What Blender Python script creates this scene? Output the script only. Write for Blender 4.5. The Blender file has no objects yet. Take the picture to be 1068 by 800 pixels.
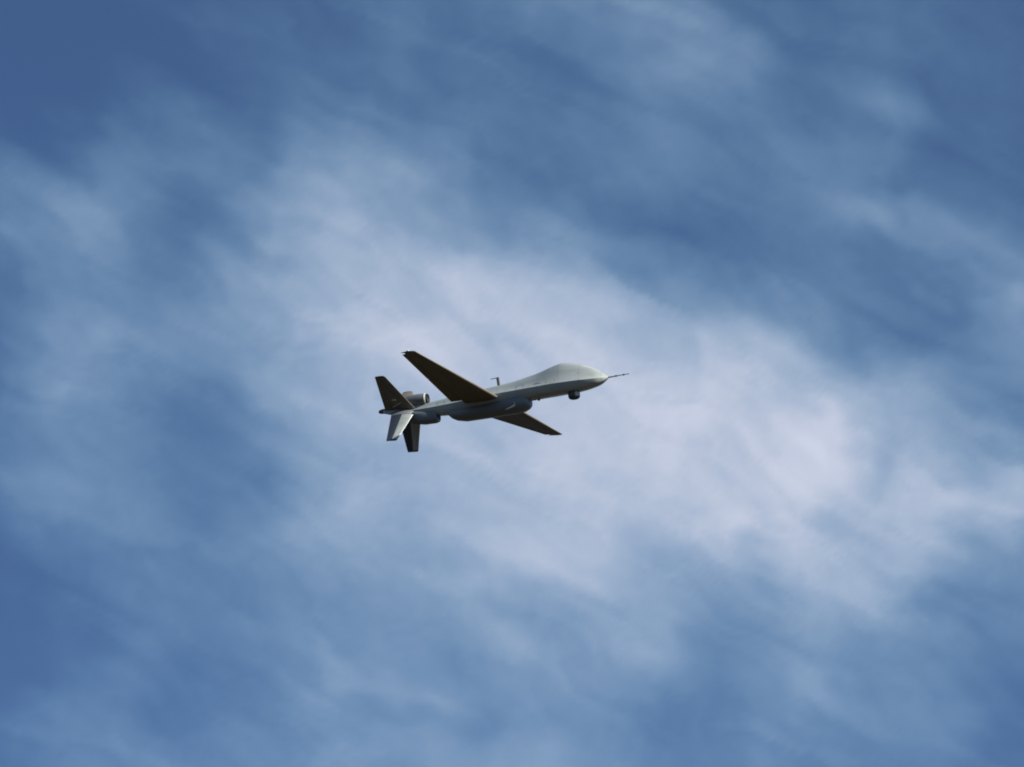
import bpy, bmesh, math
import numpy as np
from mathutils import Matrix, Vector

# ---------------------------------------------------------------- camera, sky, sun, exposure
S = bpy.context.scene
ELEV = math.radians(20.0)                      # the camera looks this far above the horizon
FOV = math.radians(8.5)                        # telephoto
EYE = Vector((0, 0, 1.7))
R_ = Vector((1, 0, 0)); F_ = Vector((0, math.cos(ELEV), math.sin(ELEV))); U_ = R_.cross(F_)
cd = bpy.data.cameras.new('camera'); cam = bpy.data.objects.new('camera', cd)
S.collection.objects.link(cam); S.camera = cam
cam.location = EYE; cam.rotation_euler = (math.radians(90) + ELEV, 0, 0)
cd.sensor_width = 36; cd.angle = FOV; cd.clip_start = 0.5; cd.clip_end = 200000

SUN = Vector((0.80, 0.56, 0.18))               # towards the sun: right, up, a little beyond the aircraft
sun_dir = (R_ * SUN.x + U_ * SUN.y - F_ * SUN.z).normalized()
sun_el = math.asin(sun_dir.z); sun_az = math.atan2(sun_dir.x, sun_dir.y)
w = bpy.data.worlds.new('World'); S.world = w; w.use_nodes = True
nt = w.node_tree; nt.nodes.clear()
sky = nt.nodes.new('ShaderNodeTexSky'); sky.sky_type = 'NISHITA'; sky.sun_disc = False
sky.sun_elevation = sun_el; sky.sun_rotation = sun_az
sky.altitude = 4800; sky.air_density = 1.0; sky.dust_density = 0.4; sky.ozone_density = 5.0
bg = nt.nodes.new('ShaderNodeBackground'); bg.inputs['Strength'].default_value = 0.050
wo = nt.nodes.new('ShaderNodeOutputWorld')
nt.links.new(sky.outputs[0], bg.inputs[0]); nt.links.new(bg.outputs[0], wo.inputs[0])
sl = bpy.data.lights.new('sun', 'SUN'); sl.energy = 5.0; sl.angle = math.radians(0.5); sl.color = (1, 0.94, 0.84)
so = bpy.data.objects.new('sun', sl); S.collection.objects.link(so)
so.rotation_euler = sun_dir.to_track_quat('Z', 'Y').to_euler()
S.view_settings.view_transform = 'Standard'; S.view_settings.look = 'None'
S.view_settings.exposure = 1.05; S.view_settings.gamma = 1; S.view_settings.use_curve_mapping = False
S.render.engine = 'CYCLES'; S.cycles.filter_width = 1.9; S.cycles.transparent_max_bounces = 12
S.render.filter_size = 1.9

# ---------------------------------------------------------------- helpers
def link(o, parent=None):
    S.collection.objects.link(o)
    if parent: o.parent = parent
    return o
def tag(o, label=None, cat=None, kind=None):
    if label: o['label'] = label
    if cat: o['category'] = cat
    if kind: o['kind'] = kind
    return o
def principled(name, col, rough=0.5, metal=0.0, spec=0.5, coat=0.0):
    m = bpy.data.materials.new(name); m.use_nodes = True
    b = m.node_tree.nodes['Principled BSDF']
    b.inputs['Base Color'].default_value = (*col, 1); b.inputs['Roughness'].default_value = rough
    b.inputs['Metallic'].default_value = metal; b.inputs['Specular IOR Level'].default_value = spec
    b.inputs['Coat Weight'].default_value = coat
    return m, b
def paint(name, col, rough=0.42, var=0.16, scale=1.4, streak=(0.35, 3, 3), seams=True, coat=0.0):
    """matt aircraft paint: slow wear patches, airflow streaks and faint panel seams"""
    m, b = principled(name, col, rough, coat=coat); b.inputs['Coat Roughness'].default_value = 0.38
    n = m.node_tree; L = n.links
    tc = n.nodes.new('ShaderNodeTexCoord')
    mp = n.nodes.new('ShaderNodeMapping'); mp.inputs['Scale'].default_value = streak
    no = n.nodes.new('ShaderNodeTexNoise'); no.inputs['Scale'].default_value = scale; no.inputs['Detail'].default_value = 6
    L.new(tc.outputs['Object'], mp.inputs[0]); L.new(mp.outputs[0], no.inputs['Vector'])
    r = n.nodes.new('ShaderNodeMapRange'); r.inputs['From Min'].default_value = 0.3; r.inputs['From Max'].default_value = 0.7
    r.inputs['To Min'].default_value = 1 - var; r.inputs['To Max'].default_value = 1 + var * 0.5
    L.new(no.outputs['Fac'], r.inputs['Value'])
    fac = r.outputs[0]
    if seams:
        sx = n.nodes.new('ShaderNodeSeparateXYZ'); L.new(tc.outputs['Object'], sx.inputs[0])
        pp = n.nodes.new('ShaderNodeMath'); pp.operation = 'PINGPONG'; pp.inputs[1].default_value = 0.43
        L.new(sx.outputs[0], pp.inputs[0])
        lt = n.nodes.new('ShaderNodeMath'); lt.operation = 'LESS_THAN'; lt.inputs[1].default_value = 0.009
        L.new(pp.outputs[0], lt.inputs[0])
        mr = n.nodes.new('ShaderNodeMapRange'); mr.inputs['To Min'].default_value = 1.0; mr.inputs['To Max'].default_value = 0.72
        L.new(lt.outputs[0], mr.inputs['Value'])
        mu = n.nodes.new('ShaderNodeMath'); mu.operation = 'MULTIPLY'
        L.new(fac, mu.inputs[0]); L.new(mr.outputs[0], mu.inputs[1]); fac = mu.outputs[0]
    vm = n.nodes.new('ShaderNodeVectorMath'); vm.operation = 'SCALE'; vm.inputs[0].default_value = col
    L.new(fac, vm.inputs['Scale']); L.new(vm.outputs[0], b.inputs['Base Color'])
    return m

GREY = paint('grey_paint', (0.315, 0.35, 0.345), rough=0.36, coat=0.9, var=0.2)
WING_SHADED = paint('shaded_wing_paint', (0.135, 0.118, 0.092), rough=0.75, streak=(3, 0.6, 3), seams=False, var=0.22)  # shade of the undersides put into the colour of wings and V fins
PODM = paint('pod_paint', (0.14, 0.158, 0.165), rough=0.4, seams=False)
NACM = paint('nacelle_paint', (0.10, 0.115, 0.12), rough=0.5, seams=False)
DARK, _ = principled('dark_composite', (0.045, 0.047, 0.05), 0.45)
BLACK, _ = principled('intake_black', (0.008, 0.008, 0.009), 0.6)
METAL, _ = principled('bare_metal', (0.55, 0.56, 0.57), 0.3, 1.0)
NAVY_SHADE, _ = principled('dark_blue_and_shadow', (0.038, 0.048, 0.066), 0.45)  # dark blue rudder, with the V fin's cast shadow put into the colour
GLASS, _ = principled('sensor_glass', (0.03, 0.035, 0.05), 0.06, 0.0, 0.8, 1.0)
WHITE, _ = principled('white_marking', (0.72, 0.72, 0.70), 0.5)
LIGHTG, _ = principled('pale_lip', (0.40, 0.41, 0.40), 0.4)
AMBER, _ = principled('amber_lens', (0.7, 0.35, 0.08), 0.2)

# ---------------------------------------------------------------- setting: ground
gm, gb = principled('dry_grass_ground', (0.07, 0.06, 0.035), 0.95, 0, 0.1)
n = gm.node_tree; tc = n.nodes.new('ShaderNodeTexCoord'); no = n.nodes.new('ShaderNodeTexNoise')
no.inputs['Scale'].default_value = 0.02; no.inputs['Detail'].default_value = 9
cr = n.nodes.new('ShaderNodeValToRGB')
cr.color_ramp.elements[0].color = (0.020, 0.018, 0.010, 1); cr.color_ramp.elements[1].color = (0.042, 0.033, 0.020, 1)
n.links.new(tc.outputs['Object'], no.inputs['Vector']); n.links.new(no.outputs['Fac'], cr.inputs[0])
n.links.new(cr.outputs[0], gb.inputs['Base Color'])
bm = bmesh.new()
prev = None
for r in (0, 50, 300, 1500, 8000, 30000, 90000):
    ring = [bm.verts.new((0, 0, 0))] if r == 0 else [bm.verts.new((r * math.cos(a), r * math.sin(a), 0)) for a in np.linspace(0, 2 * math.pi, 65)[:-1]]
    if prev:
        for i in range(64):
            j = (i + 1) % 64
            if len(prev) == 1: bm.faces.new((prev[0], ring[i], ring[j]))
            else: bm.faces.new((prev[i], ring[i], ring[j], prev[j]))
    prev = ring
me = bpy.data.meshes.new('ground'); bm.to_mesh(me); bm.free(); me.materials.append(gm)
tag(link(bpy.data.objects.new('ground', me)), kind='structure')

# ---------------------------------------------------------------- clouds: a real veil 5 km up, lit by the sun through it
# thickness of the veil on a grid of directions (rows from top, columns from left, 0.708 degrees apart), 0 = clear .. 1 = dense
G = np.array([
 [ 60, 60, 93,109, 95,130,112,156,137,102,113,107, 88],
 [ 60, 63, 64, 93,116,105,111, 96,160,110,115,107, 97],
 [ 95, 86,143, 97,129,122,127,129,119,123,127, 94,106],
 [140,154,110,154,172,159,105,138,118,127,130,100,103],
 [128,137,104,171,181,167,192,144,109,118,120,139,115],
 [ 86,146,158,145,182,205,182,209,150,170,131,107,156],
 [104,166, 97,154,170,200,190,195,200,190,161,137,128],
 [124,131,123,120,165,176,191,205,198,196,229,154,131],
 [ 96,159,110,153,182,171,177,193,174,211,169,207,180],
 [ 73,101,137,133,135,153,200,167,158,157,203,137,127],
 [ 82,119,109,135,155,145,142,169,155,140,169,122,138],
 [ 86,139,111,129,137,147,145,131,100,158,136,144, 76],
 [104,135,142,121,153,140,162,151,122,137,121,116,119]], float)
def lin(v):
    v = v / 255.0
    return np.where(v < 0.04045, v / 12.92, ((v + 0.055) / 1.055) ** 2.4)
rng = np.random.RandomState(11)
PERM = rng.permutation(4096)
VALS = rng.rand(4096)
def vnoise(x, y, seed=0):
    xi = np.floor(x).astype(int); yi = np.floor(y).astype(int)
    fx = x - xi; fy = y - yi
    fx = fx**3 * (fx * (fx * 6 - 15) + 10); fy = fy**3 * (fy * (fy * 6 - 15) + 10)
    h = lambda a, b: VALS[(PERM[(a + seed * 131) & 4095] + b * 57) & 4095]
    return (h(xi, yi) * (1 - fx) + h(xi + 1, yi) * fx) * (1 - fy) + (h(xi, yi + 1) * (1 - fx) + h(xi + 1, yi + 1) * fx) * fy
def fbm(x, y, seed=0, oct_=5, gain=0.5):
    t = 0; a = 1; s = 0
    for k in range(oct_):
        t = t + a * (vnoise(x, y, seed + k) - 0.5); s += a; a *= gain
        x, y = 2.03 * x * 0.8 - 2.03 * y * 0.6, 2.03 * x * 0.6 + 2.03 * y * 0.8
    return t / s * 2
def cubic(t):
    return np.stack([-t**3 + 3*t**2 - 3*t + 1, 3*t**3 - 6*t**2 + 4, -3*t**3 + 3*t**2 + 3*t + 1, t**3]) / 6
def grid_at(c, r):
    c = np.clip(c, -1.5, 13.5); r = np.clip(r, -1.5, 13.5)
    GP = np.pad(GS, 4, mode='edge')
    ci = np.floor(c).astype(int); ri = np.floor(r).astype(int)
    wc = cubic(c - ci); wr = cubic(r - ri); o = 0
    for i in range(4):
        for j in range(4):
            o = o + wr[i] * wc[j] * GP[ri + i + 3, ci + j + 3]
    return o
# sharpen the control grid a little: a B-spline smooths its control values
GS = G.copy()
for _ in range(2):
    P = np.pad(GS, 1, mode='edge')
    B = (P[:-2, 1:-1] + P[2:, 1:-1] + P[1:-1, :-2] + P[1:-1, 2:] + 4 * P[1:-1, 1:-1]) / 8
    GS = GS + 0.7 * (G - B)
# soft separate wisps: (column, row, length, width, angle down to the right in degrees, strength)
WISPS = [(10.45, 1.72, 0.8, 0.22, 30, 26), (10.05, 3.35, 0.75, 0.26, 22, 26), (11.6, 3.95, 1.0, 0.22, 35, 20), (0.95, 3.25, 1.0, 0.22, 42, 9), (7.6, 8.2, 0.7, 0.35, 20, 20), (10.8, 9.1, 0.5, 0.7, 10, 14), (11.9, 8.0, 0.3, 0.9, 5, 12), (7.7, 3.5, 1.1, 0.4, 40, -10), (9.4, 8.5, 0.25, 0.8, 8, 8),
         (0.55, 7.55, 0.55, 0.26, 10, 14), (7.9, 2.2, 0.9, 0.35, 40, 8), (6.2, 10.3, 0.9, 0.22, 48, 14), (5.6, 11.3, 0.4, 0.3, 30, -16),
         (5.45, 2.6, 0.12, 0.5, 0, 8), (10.4, 7.4, 0.14, 0.35, 10, -20), (2.2, 3.1, 0.8, 0.25, 48, -12), (7.4, 3.3, 1.2, 0.3, 40, -10),
         (1.8, 11.2, 0.9, 0.3, 35, -8), (4.1, 5.1, 0.9, 0.35, 50, 6), (9.2, 5.5, 1.1, 0.18, 36, 10), (8.2, 8.6, 0.3, 0.9, 0, 5), (3.0, 2.3, 1.4, 0.3, 38, 8),
         (12.2, 4.9, 0.9, 0.22, 28, 14), (0.1, 2.7, 0.5, 0.2, 40, 10)]
def cover(az, el):                       # az, el in degrees from the middle of the photographed patch of sky
    k = 13 * 0.9231 / 8.5                # columns per degree
    c = 6 + az * 12 / 8.5; r = 6 - el * 12 / 8.5 * (12 / 12) * (1068 / 800) * (800 / 1068) * 1.335
    # warp: keeps the big masses but breaks their outlines up into drifting filaments
    a = math.radians(38)
    u = c * math.cos(a) + r * math.sin(a); v = -c * math.sin(a) + r * math.cos(a)
    wu = fbm(u * 0.55, v * 1.1, 1); wv = fbm(u * 0.55 + 9, v * 1.1 + 4, 7)
    dc = 0.75 * wu * math.cos(a) - 0.55 * wv * math.sin(a); dr = 0.75 * wu * math.sin(a) + 0.55 * wv * math.cos(a)
    g = grid_at(c + dc, r + dr)
    for (wc_, wr_, ln, wd, an, st) in WISPS:
        t = math.radians(an); x = c + 0.35 * dc - wc_; y = r + 0.35 * dr - wr_
        p = (x * math.cos(t) + y * math.sin(t)) / ln; q = (-x * math.sin(t) + y * math.cos(t)) / wd
        g = g + st * np.exp(-(p * p + q * q))
    # filaments drawn out along the wind, and softer upright curtains
    u2 = u + 0.8 * wu; v2 = v + 0.8 * wv
    g = g + 12.5 * fbm(u2 * 0.7, v2 * 3.0, 21, 5, 0.56) + 8 * fbm(c * 2.0 + 1.2 * wv, r * 0.9 + wu, 33, 4, 0.55) + 5 * fbm(c * 1.5, r * 1.5, 55, 4, 0.5)
    # outside the patch: broken veil of the same kind
    out = 130 + 70 * fbm(u * 0.3, v * 0.55, 71, 5) + 12 * fbm(u * 0.9, v * 2.4, 21, 5)
    e = np.clip(np.maximum(np.abs(c - 6) - 6.6, np.abs(r - 6) - 6.6) / 3.0, 0, 1); e = e * e * (3 - 2 * e)
    g = g * (1 - e) + out * e
    base = 90.0; top = 214.0
    g = base + 9 * np.logaddexp(0, (g - base) / 9.0)      # even the clearest patches keep a trace of veil
    return np.clip((lin(np.maximum(g, base)) - lin(np.array(base))) / (lin(np.array(top)) - lin(np.array(base))), 0, 1)
ADDED_GAP = (math.degrees(sun_az), math.degrees(sun_el) - 20)   # unseen gap added to the veil so full sunlight reaches the aircraft
def spaced(fine, step, hi, lo):
    a = list(np.arange(-fine, fine + 1e-6, step)); s = step; x = fine
    up = []
    while x < hi: s *= 1.25; x += min(s, 4.0); up.append(min(x, hi))
    dn = []; s = step; x = -fine
    while x > lo: s *= 1.25; x -= min(s, 4.0); dn.append(max(x, lo))
    return np.array(dn[::-1] + a + up)
AZ = spaced(5.4, 0.04, 179.99, -179.99); EL = spaced(4.4, 0.04, 69.0, -15.5)
A, E = np.meshgrid(AZ, EL)
ALT = 5000.0
ar = np.radians(A); er = np.radians(E) + ELEV
dist = (ALT - EYE.z) / np.tan(er)
V = np.stack([np.sin(ar) * dist, np.cos(ar) * dist, np.full_like(A, ALT)], -1).reshape(-1, 3)
# the sheet narrows in azimuth with height as any sky does: read the pattern off local degrees
cov = cover(A * np.cos(er) / math.cos(ELEV) * math.cos(ELEV), E).ravel()
cov *= np.clip((np.degrees(er).ravel() - 4.5) / 9, 0, 1)
cov *= 1 - 0.96 * np.exp(-(((A - ADDED_GAP[0]) ** 2 + (E - ADDED_GAP[1]) ** 2) / 150.0).ravel())
me = bpy.data.meshes.new('clouds')
nr, nc = A.shape
idx = np.arange(nr * nc).reshape(nr, nc)
F = np.stack([idx[:-1, :-1], idx[:-1, 1:], idx[1:, 1:], idx[1:, :-1]], -1).reshape(-1, 4)
me.vertices.add(len(V)); me.vertices.foreach_set('co', V.ravel())
me.loops.add(F.size); me.loops.foreach_set('vertex_index', F.ravel())
me.polygons.add(len(F)); me.polygons.foreach_set('loop_start', np.arange(0, F.size, 4))
me.update(); me.validate()
at = me.attributes.new('thickness', 'FLOAT', 'POINT'); at.data.foreach_set('value', cov)
cm = bpy.data.materials.new('cirrus'); cm.use_nodes = True; n = cm.node_tree; n.nodes.clear(); L = n.links
out = n.nodes.new('ShaderNodeOutputMaterial'); mix = n.nodes.new('ShaderNodeMixShader')
tr = n.nodes.new('ShaderNodeBsdfTransparent'); tl = n.nodes.new('ShaderNodeBsdfTranslucent')

att = n.nodes.new('ShaderNodeAttribute'); att.attribute_name = 'thickness'
tint = n.nodes.new('ShaderNodeValToRGB')       # thin veil scatters bluer, thick veil whiter
e_ = tint.color_ramp.elements
e_[0].position = 0.10; e_[0].color = (0.195, 0.368, 0.52, 1); e_[1].position = 0.85; e_[1].color = (0.375, 0.42, 0.515, 1)
L.new(att.outputs['Fac'], tint.inputs[0]); L.new(tint.outputs[0], tl.inputs[0])
L.new(att.outputs['Fac'], mix.inputs[0]); L.new(tr.outputs[0], mix.inputs[1]); L.new(tl.outputs[0], mix.inputs[2]); L.new(mix.outputs[0], out.inputs[0])
me.materials.append(cm)
tag(link(bpy.data.objects.new('clouds', me)), 'thin streaky white cirrus veil spread over the blue sky', kind='stuff')

# ---------------------------------------------------------------- the aircraft
K = 1 / 26.4 * (FOV_SCALE := 1.0)              # drawing units to metres
DIST = 1068 / 26.4 / 2 / math.tan(FOV / 2)     # one drawing unit = one unit of the photo's width / 1068 at this range
Xc = Vector((0.9414, 0.1625, 0.2957)); Yc = Vector((-0.3234, 0.1851, 0.9280)); Zc = Vector((-0.0960, 0.9692, -0.2268))
def world(v): return R_ * v.x + U_ * v.y - F_ * v.z
bx, by, bz = world(Xc).normalized(), world(-Yc).normalized(), world(Zc).normalized()
drone = bpy.data.objects.new('unmanned_aircraft', None); link(drone)
drone.empty_display_size = 1
px, py = 500, 419.5
loc = EYE + F_ * DIST + R_ * ((px - 534) * K) + U_ * ((400 - py) * K)
drone.matrix_world = Matrix.Translation(loc) @ Matrix((bx, by, bz)).transposed().to_4x4()
tag(drone, 'grey unmanned aircraft with bulbous nose and long straight wings flying alone against cloudy blue sky', 'drone')

def build(name, bm, mat, parent=drone, sharp=38, label=None):
    """drawing units (x forward, y to port, z up) -> one mesh object under its parent"""
    bmesh.ops.remove_doubles(bm, verts=bm.verts, dist=1e-4)
    bmesh.ops.recalc_face_normals(bm, faces=bm.faces)
    for v in bm.verts: v.co *= K
    for f in bm.faces: f.smooth = True
    for e in bm.edges:
        e.smooth = not (len(e.link_faces) == 2 and e.calc_face_angle(0) > math.radians(sharp))
    me = bpy.data.meshes.new(name); bm.to_mesh(me); bm.free(); me.materials.append(mat)
    o = link(bpy.data.objects.new(name, me), parent)
    if label: o['label'] = label
    return o
def loft(rings, cap=True, bm=None):
    bm = bm or bmesh.new(); vs = [[bm.verts.new(p) for p in r] for r in rings]
    for a, b in zip(vs, vs[1:]):
        for i in range(len(a)):
            j = (i + 1) % len(a); bm.faces.new((a[i], a[j], b[j], b[i]))
    if cap: bm.faces.new(vs[0]); bm.faces.new(vs[-1])
    return bm
def smooth_table(rows, n):
    rows = sorted(rows); t = np.array([r[0] for r in rows]); xs = np.linspace(t[0], t[-1], n)
    outc = [xs]
    for k in range(1, len(rows[0])):
        y = np.array([r[k] for r in rows], float)
        d = np.gradient(y, t)
        i = np.clip(np.searchsorted(t, xs) - 1, 0, len(t) - 2); h = t[i + 1] - t[i]; s = (xs - t[i]) / h
        outc.append((2*s**3-3*s**2+1)*y[i] + (s**3-2*s**2+s)*h*d[i] + (-2*s**3+3*s**2)*y[i+1] + (s**3-s**2)*h*d[i+1])
    return np.stack(outc, -1)
def revolve(x0, pts, cy=0, cz=0, n=32, sy=1.0, sz=1.0):      # pts: (x, r) along the flight axis
    return loft([[(x0 + x, cy + sy * r * math.cos(a), cz + sz * r * math.sin(a)) for a in np.linspace(0, 2 * math.pi, n + 1)[:-1]] for x, r in pts])
def rod(p, q, r0, r1=None, n=10, bm=None):
    p = Vector(p); q = Vector(q); d = (q - p).normalized(); r1 = r0 if r1 is None else r1
    a = d.cross(Vector((0.3, 0.5, 1))).normalized(); b = d.cross(a)
    return loft([[c + (a * math.cos(t) + b * math.sin(t)) * r for t in np.linspace(0, 2 * math.pi, n + 1)[:-1]] for c, r in ((p, r0), (q, r1))], bm=bm)

# fuselage: x, half width, chine height, top, bottom
FUS = [(143, 0.5, 2.9, 3.5, 2.3), (140.5, 3.3, 2.5, 5.6, 0.8), (134.3, 7.6, 2.2, 11.0, -2.4), (123.5, 11, 2.2, 17.6, -5.0), (112.5, 13, 2.5, 22.2, -6.3), (101.4, 14.2, 2.6, 25.2, -6.7),
       (92.4, 14.6, 2.8, 26.1, -6.8), (84.3, 14.6, 3.0, 24.6, -6.9), (66.6, 14, 3.0, 19.9, -7), (55, 13.4, 3.1, 17.8, -7.2), (39.8, 12.8, 3.1, 15.5, -7.6), (24.4, 12.3, 3.1, 14.2, -8),
       (0, 11.4, 2.6, 12.8, -8.2), (-33.4, 9.4, 1.6, 10.6, -8.0), (-52.2, 7.8, 1.7, 8.9, -6.2), (-71.2, 6.2, 2.4, 7.2, -3.6), (-85, 5.2, 3.8, 8.2, -0.8), (-100, 3.6, 6.4, 9.6, 3.2), (-106, 2.6, 7.6, 10.2, 5.2)]
UP = [(0, 1), (0.14, 0.97), (0.28, 0.885), (0.40, 0.76), (0.52, 0.60), (0.62, 0.44), (0.71, 0.30), (0.80, 0.185), (0.89, 0.095), (0.96, 0.035), (1, 0)]
DN = [(0.97, -0.14), (0.90, -0.40), (0.80, -0.68), (0.66, -0.88), (0.45, -0.97), (0.22, -1.0)]
rings = []
for x, hw, zc, zt, zb in smooth_table(FUS, 90):
    r = [(x, f * hw, zc + h * (zt - zc)) for f, h in UP] + [(x, f * hw, zc - h * (zb - zc)) for f, h in DN]
    left = [(x, -p[1], p[2]) for p in r[1:]][::-1]
    rings.append(r + [(x, 0, zb)] + left)
fus = build('fuselage', loft(rings), GREY, sharp=40)

# wings: airfoil sections with a separate flap and aileron
def foil(t, n=14):
    xs = (1 - np.cos(np.linspace(0, math.pi, n))) / 2
    th = 5 * t * (0.2969 * np.sqrt(xs) - 0.126 * xs - 0.3516 * xs**2 + 0.2843 * xs**3 - 0.1036 * xs**4)
    cam_ = 0.03 * 4 * xs * (1 - xs)
    return xs, cam_ + th, cam_ - th
def panel(stations, c0, c1, t=0.13, n=14):
    """stations: (LE point, TE point, up vector); skin between chord fractions c0..c1"""
    rr = []
    for le, te, up in stations:
        le, te, up = Vector(le), Vector(te), Vector(up); c = (te - le).length
        xs = c0 + (c1 - c0) * (1 - np.cos(np.linspace(0, math.pi, n))) / 2
        th = np.maximum(5 * t * (0.2969 * np.sqrt(xs) - 0.126 * xs - 0.3516 * xs**2 + 0.2843 * xs**3 - 0.1036 * xs**4), 0.0015)
        cm_ = 0.025 * 4 * xs * (1 - xs)
        rr.append([le + (te - le) * x + up * c * (m + h) for x, m, h in zip(xs, cm_, th)] + [le + (te - le) * x + up * c * (m - h) for x, m, h in list(zip(xs, cm_, th))[::-1]])
    return loft(rr)
def wing_at(f, s):
    y = s * (9 + (234 - 9) * f)
    le = (24.3 + (13.9 - 24.3) * f, y, -0.2 + 6.6 * f); te = (-24.6 + (-2.4 + 24.6) * f, y, -0.4 + 7.8 * f)
    return le, te, (0, -0.035 * s, 1)
for s in (-1, 1):
    wg = build('wing', panel([wing_at(f, s) for f in np.linspace(0, 1, 12)], 0, 0.755), WING_SHADED, sharp=50)
    build('flap', panel([wing_at(f, s) for f in np.linspace(0.06, 0.50, 5)], 0.768, 1.0), WING_SHADED, wg, sharp=50)
    build('aileron', panel([wing_at(f, s) for f in np.linspace(0.505, 0.97, 5)], 0.768, 1.0), WING_SHADED, wg, sharp=50)
    # rounded tip with its lamp
    a, b, up = wing_at(1, s)
    tip = [(Vector(a), Vector(b), up), (Vector(a) + Vector((-1, s * 1.2, 0.1)), Vector(b) + Vector((0.6, s * 1.0, 0.1)), up), (Vector(a) + Vector((-4, s * 1.9, 0.2)), Vector(b) + Vector((1.5, s * 1.6, 0.2)), up)]
    build('wing_tip', panel(tip, 0.0, 1.0, 0.11), DARK, wg, sharp=50)
    build('tip_lamp', revolve(5.6, [(-1.6, 0.1), (-1.2, 0.5), (0, 0.8), (1.2, 0.6), (1.8, 0.1)], s * 235.4, 8.3, 12), WHITE, wg)

# V tail and lower fins
def fin(name, le0, te0, le1, te1, s, mat, up, t=0.09, split=0.72, rud=None):
    st = []
    for f in np.linspace(0, 1, 6):
        m = lambda a, b: (a[0] + (b[0] - a[0]) * f, s * (a[1] + (b[1] - a[1]) * f), a[2] + (b[2] - a[2]) * f)
        st.append((m(le0, le1), m(te0, te1), (0, s * up[0], up[1])))
    f_ = build(name, panel(st, 0, split, t), mat, sharp=50)
    build('rudder', panel(st, split + 0.014, 1.0, t), rud or mat, f_, sharp=50)
    return f_
for s in (-1, 1):
    v = fin('tail_fin', (-69, 3.0, 3.2), (-103, 2.0, 6.6), (-86, 42.5, 33.4), (-97.5, 42.5, 34.0), s, WING_SHADED, (-0.61, 0.79))
    build('fin_cap', panel([((-86, s * 42.6, 33.5), (-97.5, s * 42.6, 34.1), (0, -0.6 * s, 0.8)), ((-88, s * 44, 34.6), (-97.2, s * 44, 35.1), (0, -0.6 * s, 0.8))], 0, 1, 0.09), DARK, v, sharp=50)
    l = fin('ventral_fin', (-69.8, 12.5, -4.0), (-94, 12.5, -1.4), (-82.6, 32.5, -32.0), (-94.8, 32.5, -31.0), s, GREY, (0.79, 0.61), split=0.48, rud=NAVY_SHADE)
    build('fin_root', panel([((-70, s * 2.5, 2.2), (-95, s * 2.0, 5.0), (0, s * 0.45, 0.89)), ((-71, s * 7.5, 0.4), (-94.5, s * 7.5, 2.8), (0, s * 0.5, 0.85)), ((-72.8, s * 11.2, -2.0), (-94.2, s * 11.2, 0.2), (0, s * 0.7, 0.7)), ((-69.8, s * 12.5, -4.0), (-94, s * 12.5, -1.4), (0, s * 0.79, 0.61))], 0, 1, 0.10), PODM, l, sharp=50)  # darker colour stands in for shadow at the V fin junction
    build('fin_cap', panel([((-82.6, s * 32.6, -32.1), (-94.8, s * 32.6, -31.1), (0, 0.8 * s, 0.6)), ((-83.4, s * 33.3, -33.3), (-94.6, s * 33.3, -32.4), (0, 0.8 * s, 0.6))], 0, 1, 0.09), DARK, l, sharp=50)

# dorsal engine on its pylon
dn = build('engine_nacelle', revolve(-57, [(-1.2, 5.2), (-1.3, 5.7), (-4, 6.2), (-10, 6.6), (-18, 6.6), (-26, 6.0), (-34, 4.6), (-36, 4.2)], 0, 13.2, 36), NACM, label='upper engine nacelle on the spine, darker slate grey')
build('intake_lip', loft([[(-56.9 + x, r * math.cos(a), 13.2 + r * math.sin(a)) for a in np.linspace(0, 2 * math.pi, 33)[:-1]] for x, r in ((-2.0, 5.3), (-2.0, 6.15), (-0.9, 5.95), (-0.5, 5.5), (-0.6, 5.2))], cap=False), LIGHTG, dn)
build('intake', loft([[(-56.9 + x, r * math.cos(a), 13.2 + r * math.sin(a)) for a in np.linspace(0, 2 * math.pi, 33)[:-1]] for x, r in ((-1.2, 5.5), (0.6, 5.35), (1.4, 5.0), (1.3, 4.7), (-0.5, 3.6), (-0.6, 0.2))], cap=True), BLACK, dn)
build('exhaust', revolve(-93, [(0, 4.1), (-3, 3.6), (-6, 3.2), (-6.2, 2.7), (-4, 2.6)], 0, 13.0, 28), DARK, dn)
build('pylon', loft([[(x, yy, z) for x, yy in ((-60, 0), (-64, 2.2), (-78, 2.8), (-90, 1.6), (-94, 0), (-90, -1.6), (-78, -2.8), (-64, -2.2))] for z in (5.5, 9.5)]), GREY, dn)
# ventral intake and engine fairing under the rear fuselage
vn_rows = [(-45.8, 6.2, -1.5, -11.8), (-46.6, 7.4, 0.0, -13.2), (-50, 8.2, 0.6, -14), (-62, 8.6, 1.0, -13.6), (-74, 8.2, 2.2, -11.0), (-86, 5.6, 4.0, -5.0), (-97, 2.6, 7.0, 1.5)]
def squircle(x, hw, zt, zb, n=32, p=2.8):
    cz = (zt + zb) / 2; hh = (zt - zb) / 2
    return [(x, hw * math.copysign(abs(math.cos(a)) ** (2 / p), math.cos(a)), cz + hh * math.copysign(abs(math.sin(a)) ** (2 / p), math.sin(a))) for a in np.linspace(0, 2 * math.pi, n + 1)[:-1]]
vn = build('engine_nacelle', loft([squircle(*r) for r in vn_rows]), PODM, label='lower engine nacelle under the tail, boxy dark slate')
build('intake', loft([squircle(-45.5, 5.2, -1.8, -11.5), squircle(-46.2, 4.0, -3, -10.5)]), BLACK, vn)

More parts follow.
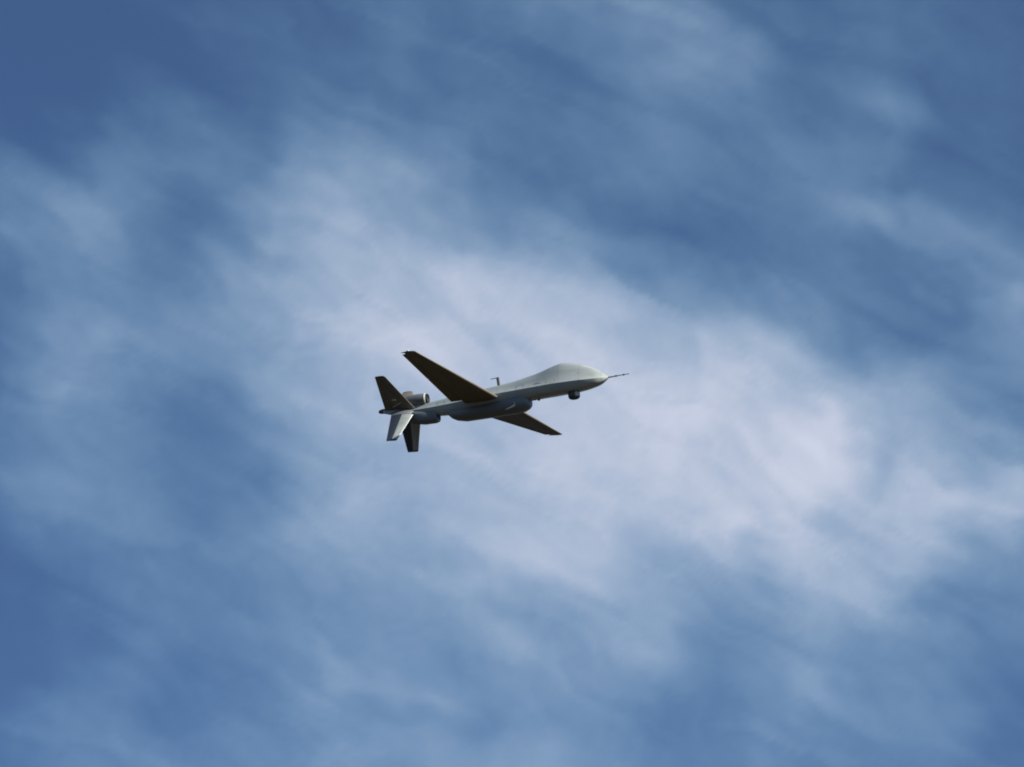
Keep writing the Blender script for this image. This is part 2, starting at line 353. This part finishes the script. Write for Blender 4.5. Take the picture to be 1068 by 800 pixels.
# belly pod
pod_rows = [(56.4, 3.4, -4.6, -11.6), (55.6, 6.8, -1.8, -14.2), (53.2, 9.6, -0.2, -16.0), (48, 12.0, 0.9, -18.0), (40, 12.0, 0.4, -18.6), (10, 11.4, -2.6, -18.3), (-16, 10.6, -3.2, -17.7), (-26, 9.6, -3.0, -15.4), (-31, 7.8, -3.4, -12.6), (-34, 5.2, -4.2, -9.5)]
pod = build('belly_pod', loft([squircle(*r, n=40, p=2.4) for r in pod_rows]), PODM, label='long dark slate equipment pod under the belly')
def side_at(rows, x, a, lift=0.05, p=2.4):
    rows = sorted(rows); t = [r[0] for r in rows]
    hw, zt, zb = (np.interp(x, t, [r[k] for r in rows]) for k in (1, 2, 3))
    cz = (zt + zb) / 2; hh = (zt - zb) / 2 + lift; hw += lift
    return (x, -hw * math.copysign(abs(math.cos(a)) ** (2 / p), math.cos(a)), cz + hh * math.copysign(abs(math.sin(a)) ** (2 / p), math.sin(a)))
def marking(pts, parent, mat=WHITE, name='marking'):
    bm = bmesh.new(); bm.faces.new([bm.verts.new(p) for p in pts]); return build(name, bm, mat, parent)
def strip(fn, cols, parent, name='marking', mat=WHITE):
    bm = bmesh.new(); top = [bm.verts.new(fn(*a)) for a, b in cols]; bot = [bm.verts.new(fn(*b)) for a, b in cols]
    for i in range(len(cols) - 1): bm.faces.new((top[i], top[i + 1], bot[i + 1], bot[i]))
    return build(name, bm, mat, parent)
ps = lambda x, a: side_at(pod_rows, x, a)
strip(ps, [((31.0, -0.52), (30.6, -0.62)), ((35, -0.38), (35, -0.56)), ((39, -0.27), (39.4, -0.44)), ((42, -0.16), (42.2, -0.36))], pod)
strip(ps, [((41.0, 0.02), (41.6, -0.12)), ((42.4, -0.04), (42.9, -0.26))], pod)

# small things on the fuselage side: cooling slot, access hatches, stencils
FROWS = sorted(FUS)
def fs(x, a, lift=0.06):
    t = [q[0] for q in FROWS]; hw, zc, zt, zb = (float(np.interp(x, t, [q[k] for q in FROWS])) for k in (1, 2, 3, 4))
    if a >= 0:                                   # 0 = spine .. 1 = chine
        j = [i / (len(UP) - 1) for i in range(len(UP))]; f = np.interp(a, j, [u[0] for u in UP]); h = np.interp(a, j, [u[1] for u in UP])
        return (x, -(f * hw + lift), zc + h * (zt - zc) + lift)
    d = [(1, 0)] + DN; j = [i / (len(d) - 1) for i in range(len(d))]; f = np.interp(-a, j, [u[0] for u in d]); h = -np.interp(-a, j, [u[1] for u in d])
    return (x, -(f * hw + lift), zc - h * (zb - zc) - lift)
strip(fs, [((64, 0.66), (64, 0.70)), ((67, 0.66), (67, 0.71)), ((72, 0.68), (72, 0.70))], fus, 'cooling_slot', DARK)
SEAM, _ = principled('hatch_seam', (0.15, 0.16, 0.16), 0.5)
def hatch(x0, x1, a0, a1, t=0.45, ta=0.012):
    hb = bmesh.new()
    for (xa, xb, aa, ab) in ((x0, x1, a0, a0 + ta), (x0, x1, a1 - ta, a1), (x0, x0 + t, a0, a1), (x1 - t, x1, a0, a1)):
        g = [[hb.verts.new(fs(xa + (xb - xa) * i / 4, aa + (ab - aa) * k / 3, 0.05)) for k in range(4)] for i in range(5)]
        for i in range(4):
            for k in range(3): hb.faces.new((g[i][k], g[i + 1][k], g[i + 1][k + 1], g[i][k + 1]))
    build('access_hatch', hb, SEAM, fus)
hatch(108, 118, 0.50, 0.80); hatch(44, 53, 0.55, 0.82); hatch(78, 88, -0.45, -0.12); hatch(-44, -36, 0.45, 0.8)
for x in (32.0, 34.0, 36.0, 57.5, 59.0):
    strip(fs, [((x, -0.16), (x, -0.22)), ((x + 1.1, -0.16), (x + 1.1, -0.22))], fus, 'stencil', LIGHTG)

# sensor turret under the chin
def lathe_z(cx, cz, pts, n=28, cy=0):
    return loft([[(cx + r * math.cos(a), cy + r * math.sin(a), cz + z) for a in np.linspace(0, 2 * math.pi, n + 1)[:-1]] for z, r in pts])
tu = build('sensor_turret', lathe_z(103.6, -6, [(0.5, 5.0), (-0.6, 6.0), (-2, 6.3), (-4.4, 6.3), (-6.0, 6.0), (-7.2, 5.2), (-8.0, 3.6), (-8.3, 1.2)]), DARK)
build('turret_collar', lathe_z(103.6, -5.6, [(0.8, 6.2), (-0.2, 6.6), (-0.9, 6.6), (-1.0, 6.0)]), PODM, tu)
bm = bmesh.new()
cols = []
for k in range(7):
    a = math.radians(-62 + k * 9); cols.append([bm.verts.new((103.6 + r * math.cos(a), r * math.sin(a), -6 + z)) for z, r in ((-1.4, 6.32), (-2.4, 6.42), (-4.6, 6.42), (-5.7, 6.2))])
for a, b in zip(cols, cols[1:]):
    for i in range(3): bm.faces.new((a[i], a[i + 1], b[i + 1], b[i]))
build('turret_window_glint', bm, LIGHTG, tu)  # pale face paints the sun's glint on the turret

# nose probe
pr = build('nose_probe', rod((141.5, 0, 2.9), (152, 0, 2.9), 0.95, 0.6), GREY)
build('probe_tip', rod((151.5, 0, 2.9), (165.5, 0, 2.9), 0.5, 0.35), DARK, pr)
for x in (150.2, 158.5):
    build('probe_collar', rod((x, 0, 2.9), (x + 1.6, 0, 2.9), 0.9, 0.9), DARK, pr)
# dorsal mast with its cross arm
ms = build('mast_antenna', loft([[(22.6 + dx + x, yy, z) for x, yy in ((1.5, 0), (0.6, 0.7), (-1.0, 0.7), (-1.6, 0), (-1.0, -0.7), (0.6, -0.7))] for z, dx in ((13.4, 0.4), (22.6, -0.1))]), DARK)
build('antenna_arm', rod((14.6, 0, 22.3), (23.8, 0, 22.6), 0.36, 0.5), DARK, ms)
# small belly blades, drain, lamp, hatch lines
for x, z, h in ((65.5, -6.6, 3.0), (61.5, -6.8, 1.6)):
    build('blade_antenna', loft([[(x + dx + a, yy, zz) for a, yy in ((1.3, 0), (0, 0.5), (-1.3, 0), (0, -0.5))] for zz, dx in ((z + 0.6, 0), (z - h + 0.4, -0.6))]), DARK)
build('side_lamp', revolve(80, [(-0.8, 0.05), (-0.5, 0.5), (0.5, 0.5), (0.8, 0.05)], -12.6, -1.2, 10), AMBER)
build('tail_cone', revolve(-105, [(1, 2.6), (-2, 2.6), (-4.5, 2.1), (-6, 1.5), (-6.4, 0.7)], 0, 7.7, 20), DARK)
# markings on the tail surfaces (undersides of the near V fin, sides of the lower fins)
def on_fin(le0, te0, le1, te1, s, up, f, c, side, t=0.09):
    le = Vector(le0).lerp(Vector(le1), f); te = Vector(te0).lerp(Vector(te1), f)
    le.y *= s; te.y *= s; ch = (te - le).length; upv = Vector((0, s * up[0], up[1]))
    th = 5 * t * (0.2969 * math.sqrt(c) - 0.126 * c - 0.3516 * c**2 + 0.2843 * c**3 - 0.1036 * c**4)
    return le + (te - le) * c + upv * ch * (0.1 * c * (1 - c) + side * (th + 0.004))
VF = ((-69, 3.0, 3.2), (-103, 2.0, 6.6), (-86, 42.5, 33.4), (-97.5, 42.5, 34.0))
LF = ((-69.8, 12.5, -4.0), (-94, 12.5, -1.4), (-82.6, 32.5, -32.0), (-94.8, 32.5, -31.0))
fins = [o for o in drone.children if o.name.startswith('tail_fin')]
lfins = [o for o in drone.children if o.name.startswith('ventral_fin')]
PALEG, _ = principled('faded_grey_marking', (0.45, 0.46, 0.44), 0.5)
PALE, _ = principled('faded_marking', (0.62, 0.58, 0.48), 0.5)
for k, s in enumerate((-1, 1)):
    q = lambda f, c: on_fin(*VF, s, (-0.61, 0.79), f, c, -1)
    marking([q(0.345, 0.40), q(0.345, 0.60), q(0.315, 0.60), q(0.315, 0.40)], fins[k], PALE)
    strip(q, [((0.26, 0.28), (0.245, 0.28)), ((0.21, 0.45), (0.195, 0.45)), ((0.16, 0.60), (0.14, 0.60)), ((0.13, 0.70), (0.11, 0.70))], fins[k], mat=PALE)
    for side in (-1, 1):
        q = lambda f, c: on_fin(*LF, s, (0.79, 0.61), f, c, side)
        marking([q(0.58, 0.22), q(0.58, 0.30), q(0.84, 0.40), q(0.84, 0.30)], lfins[k], PALEG)
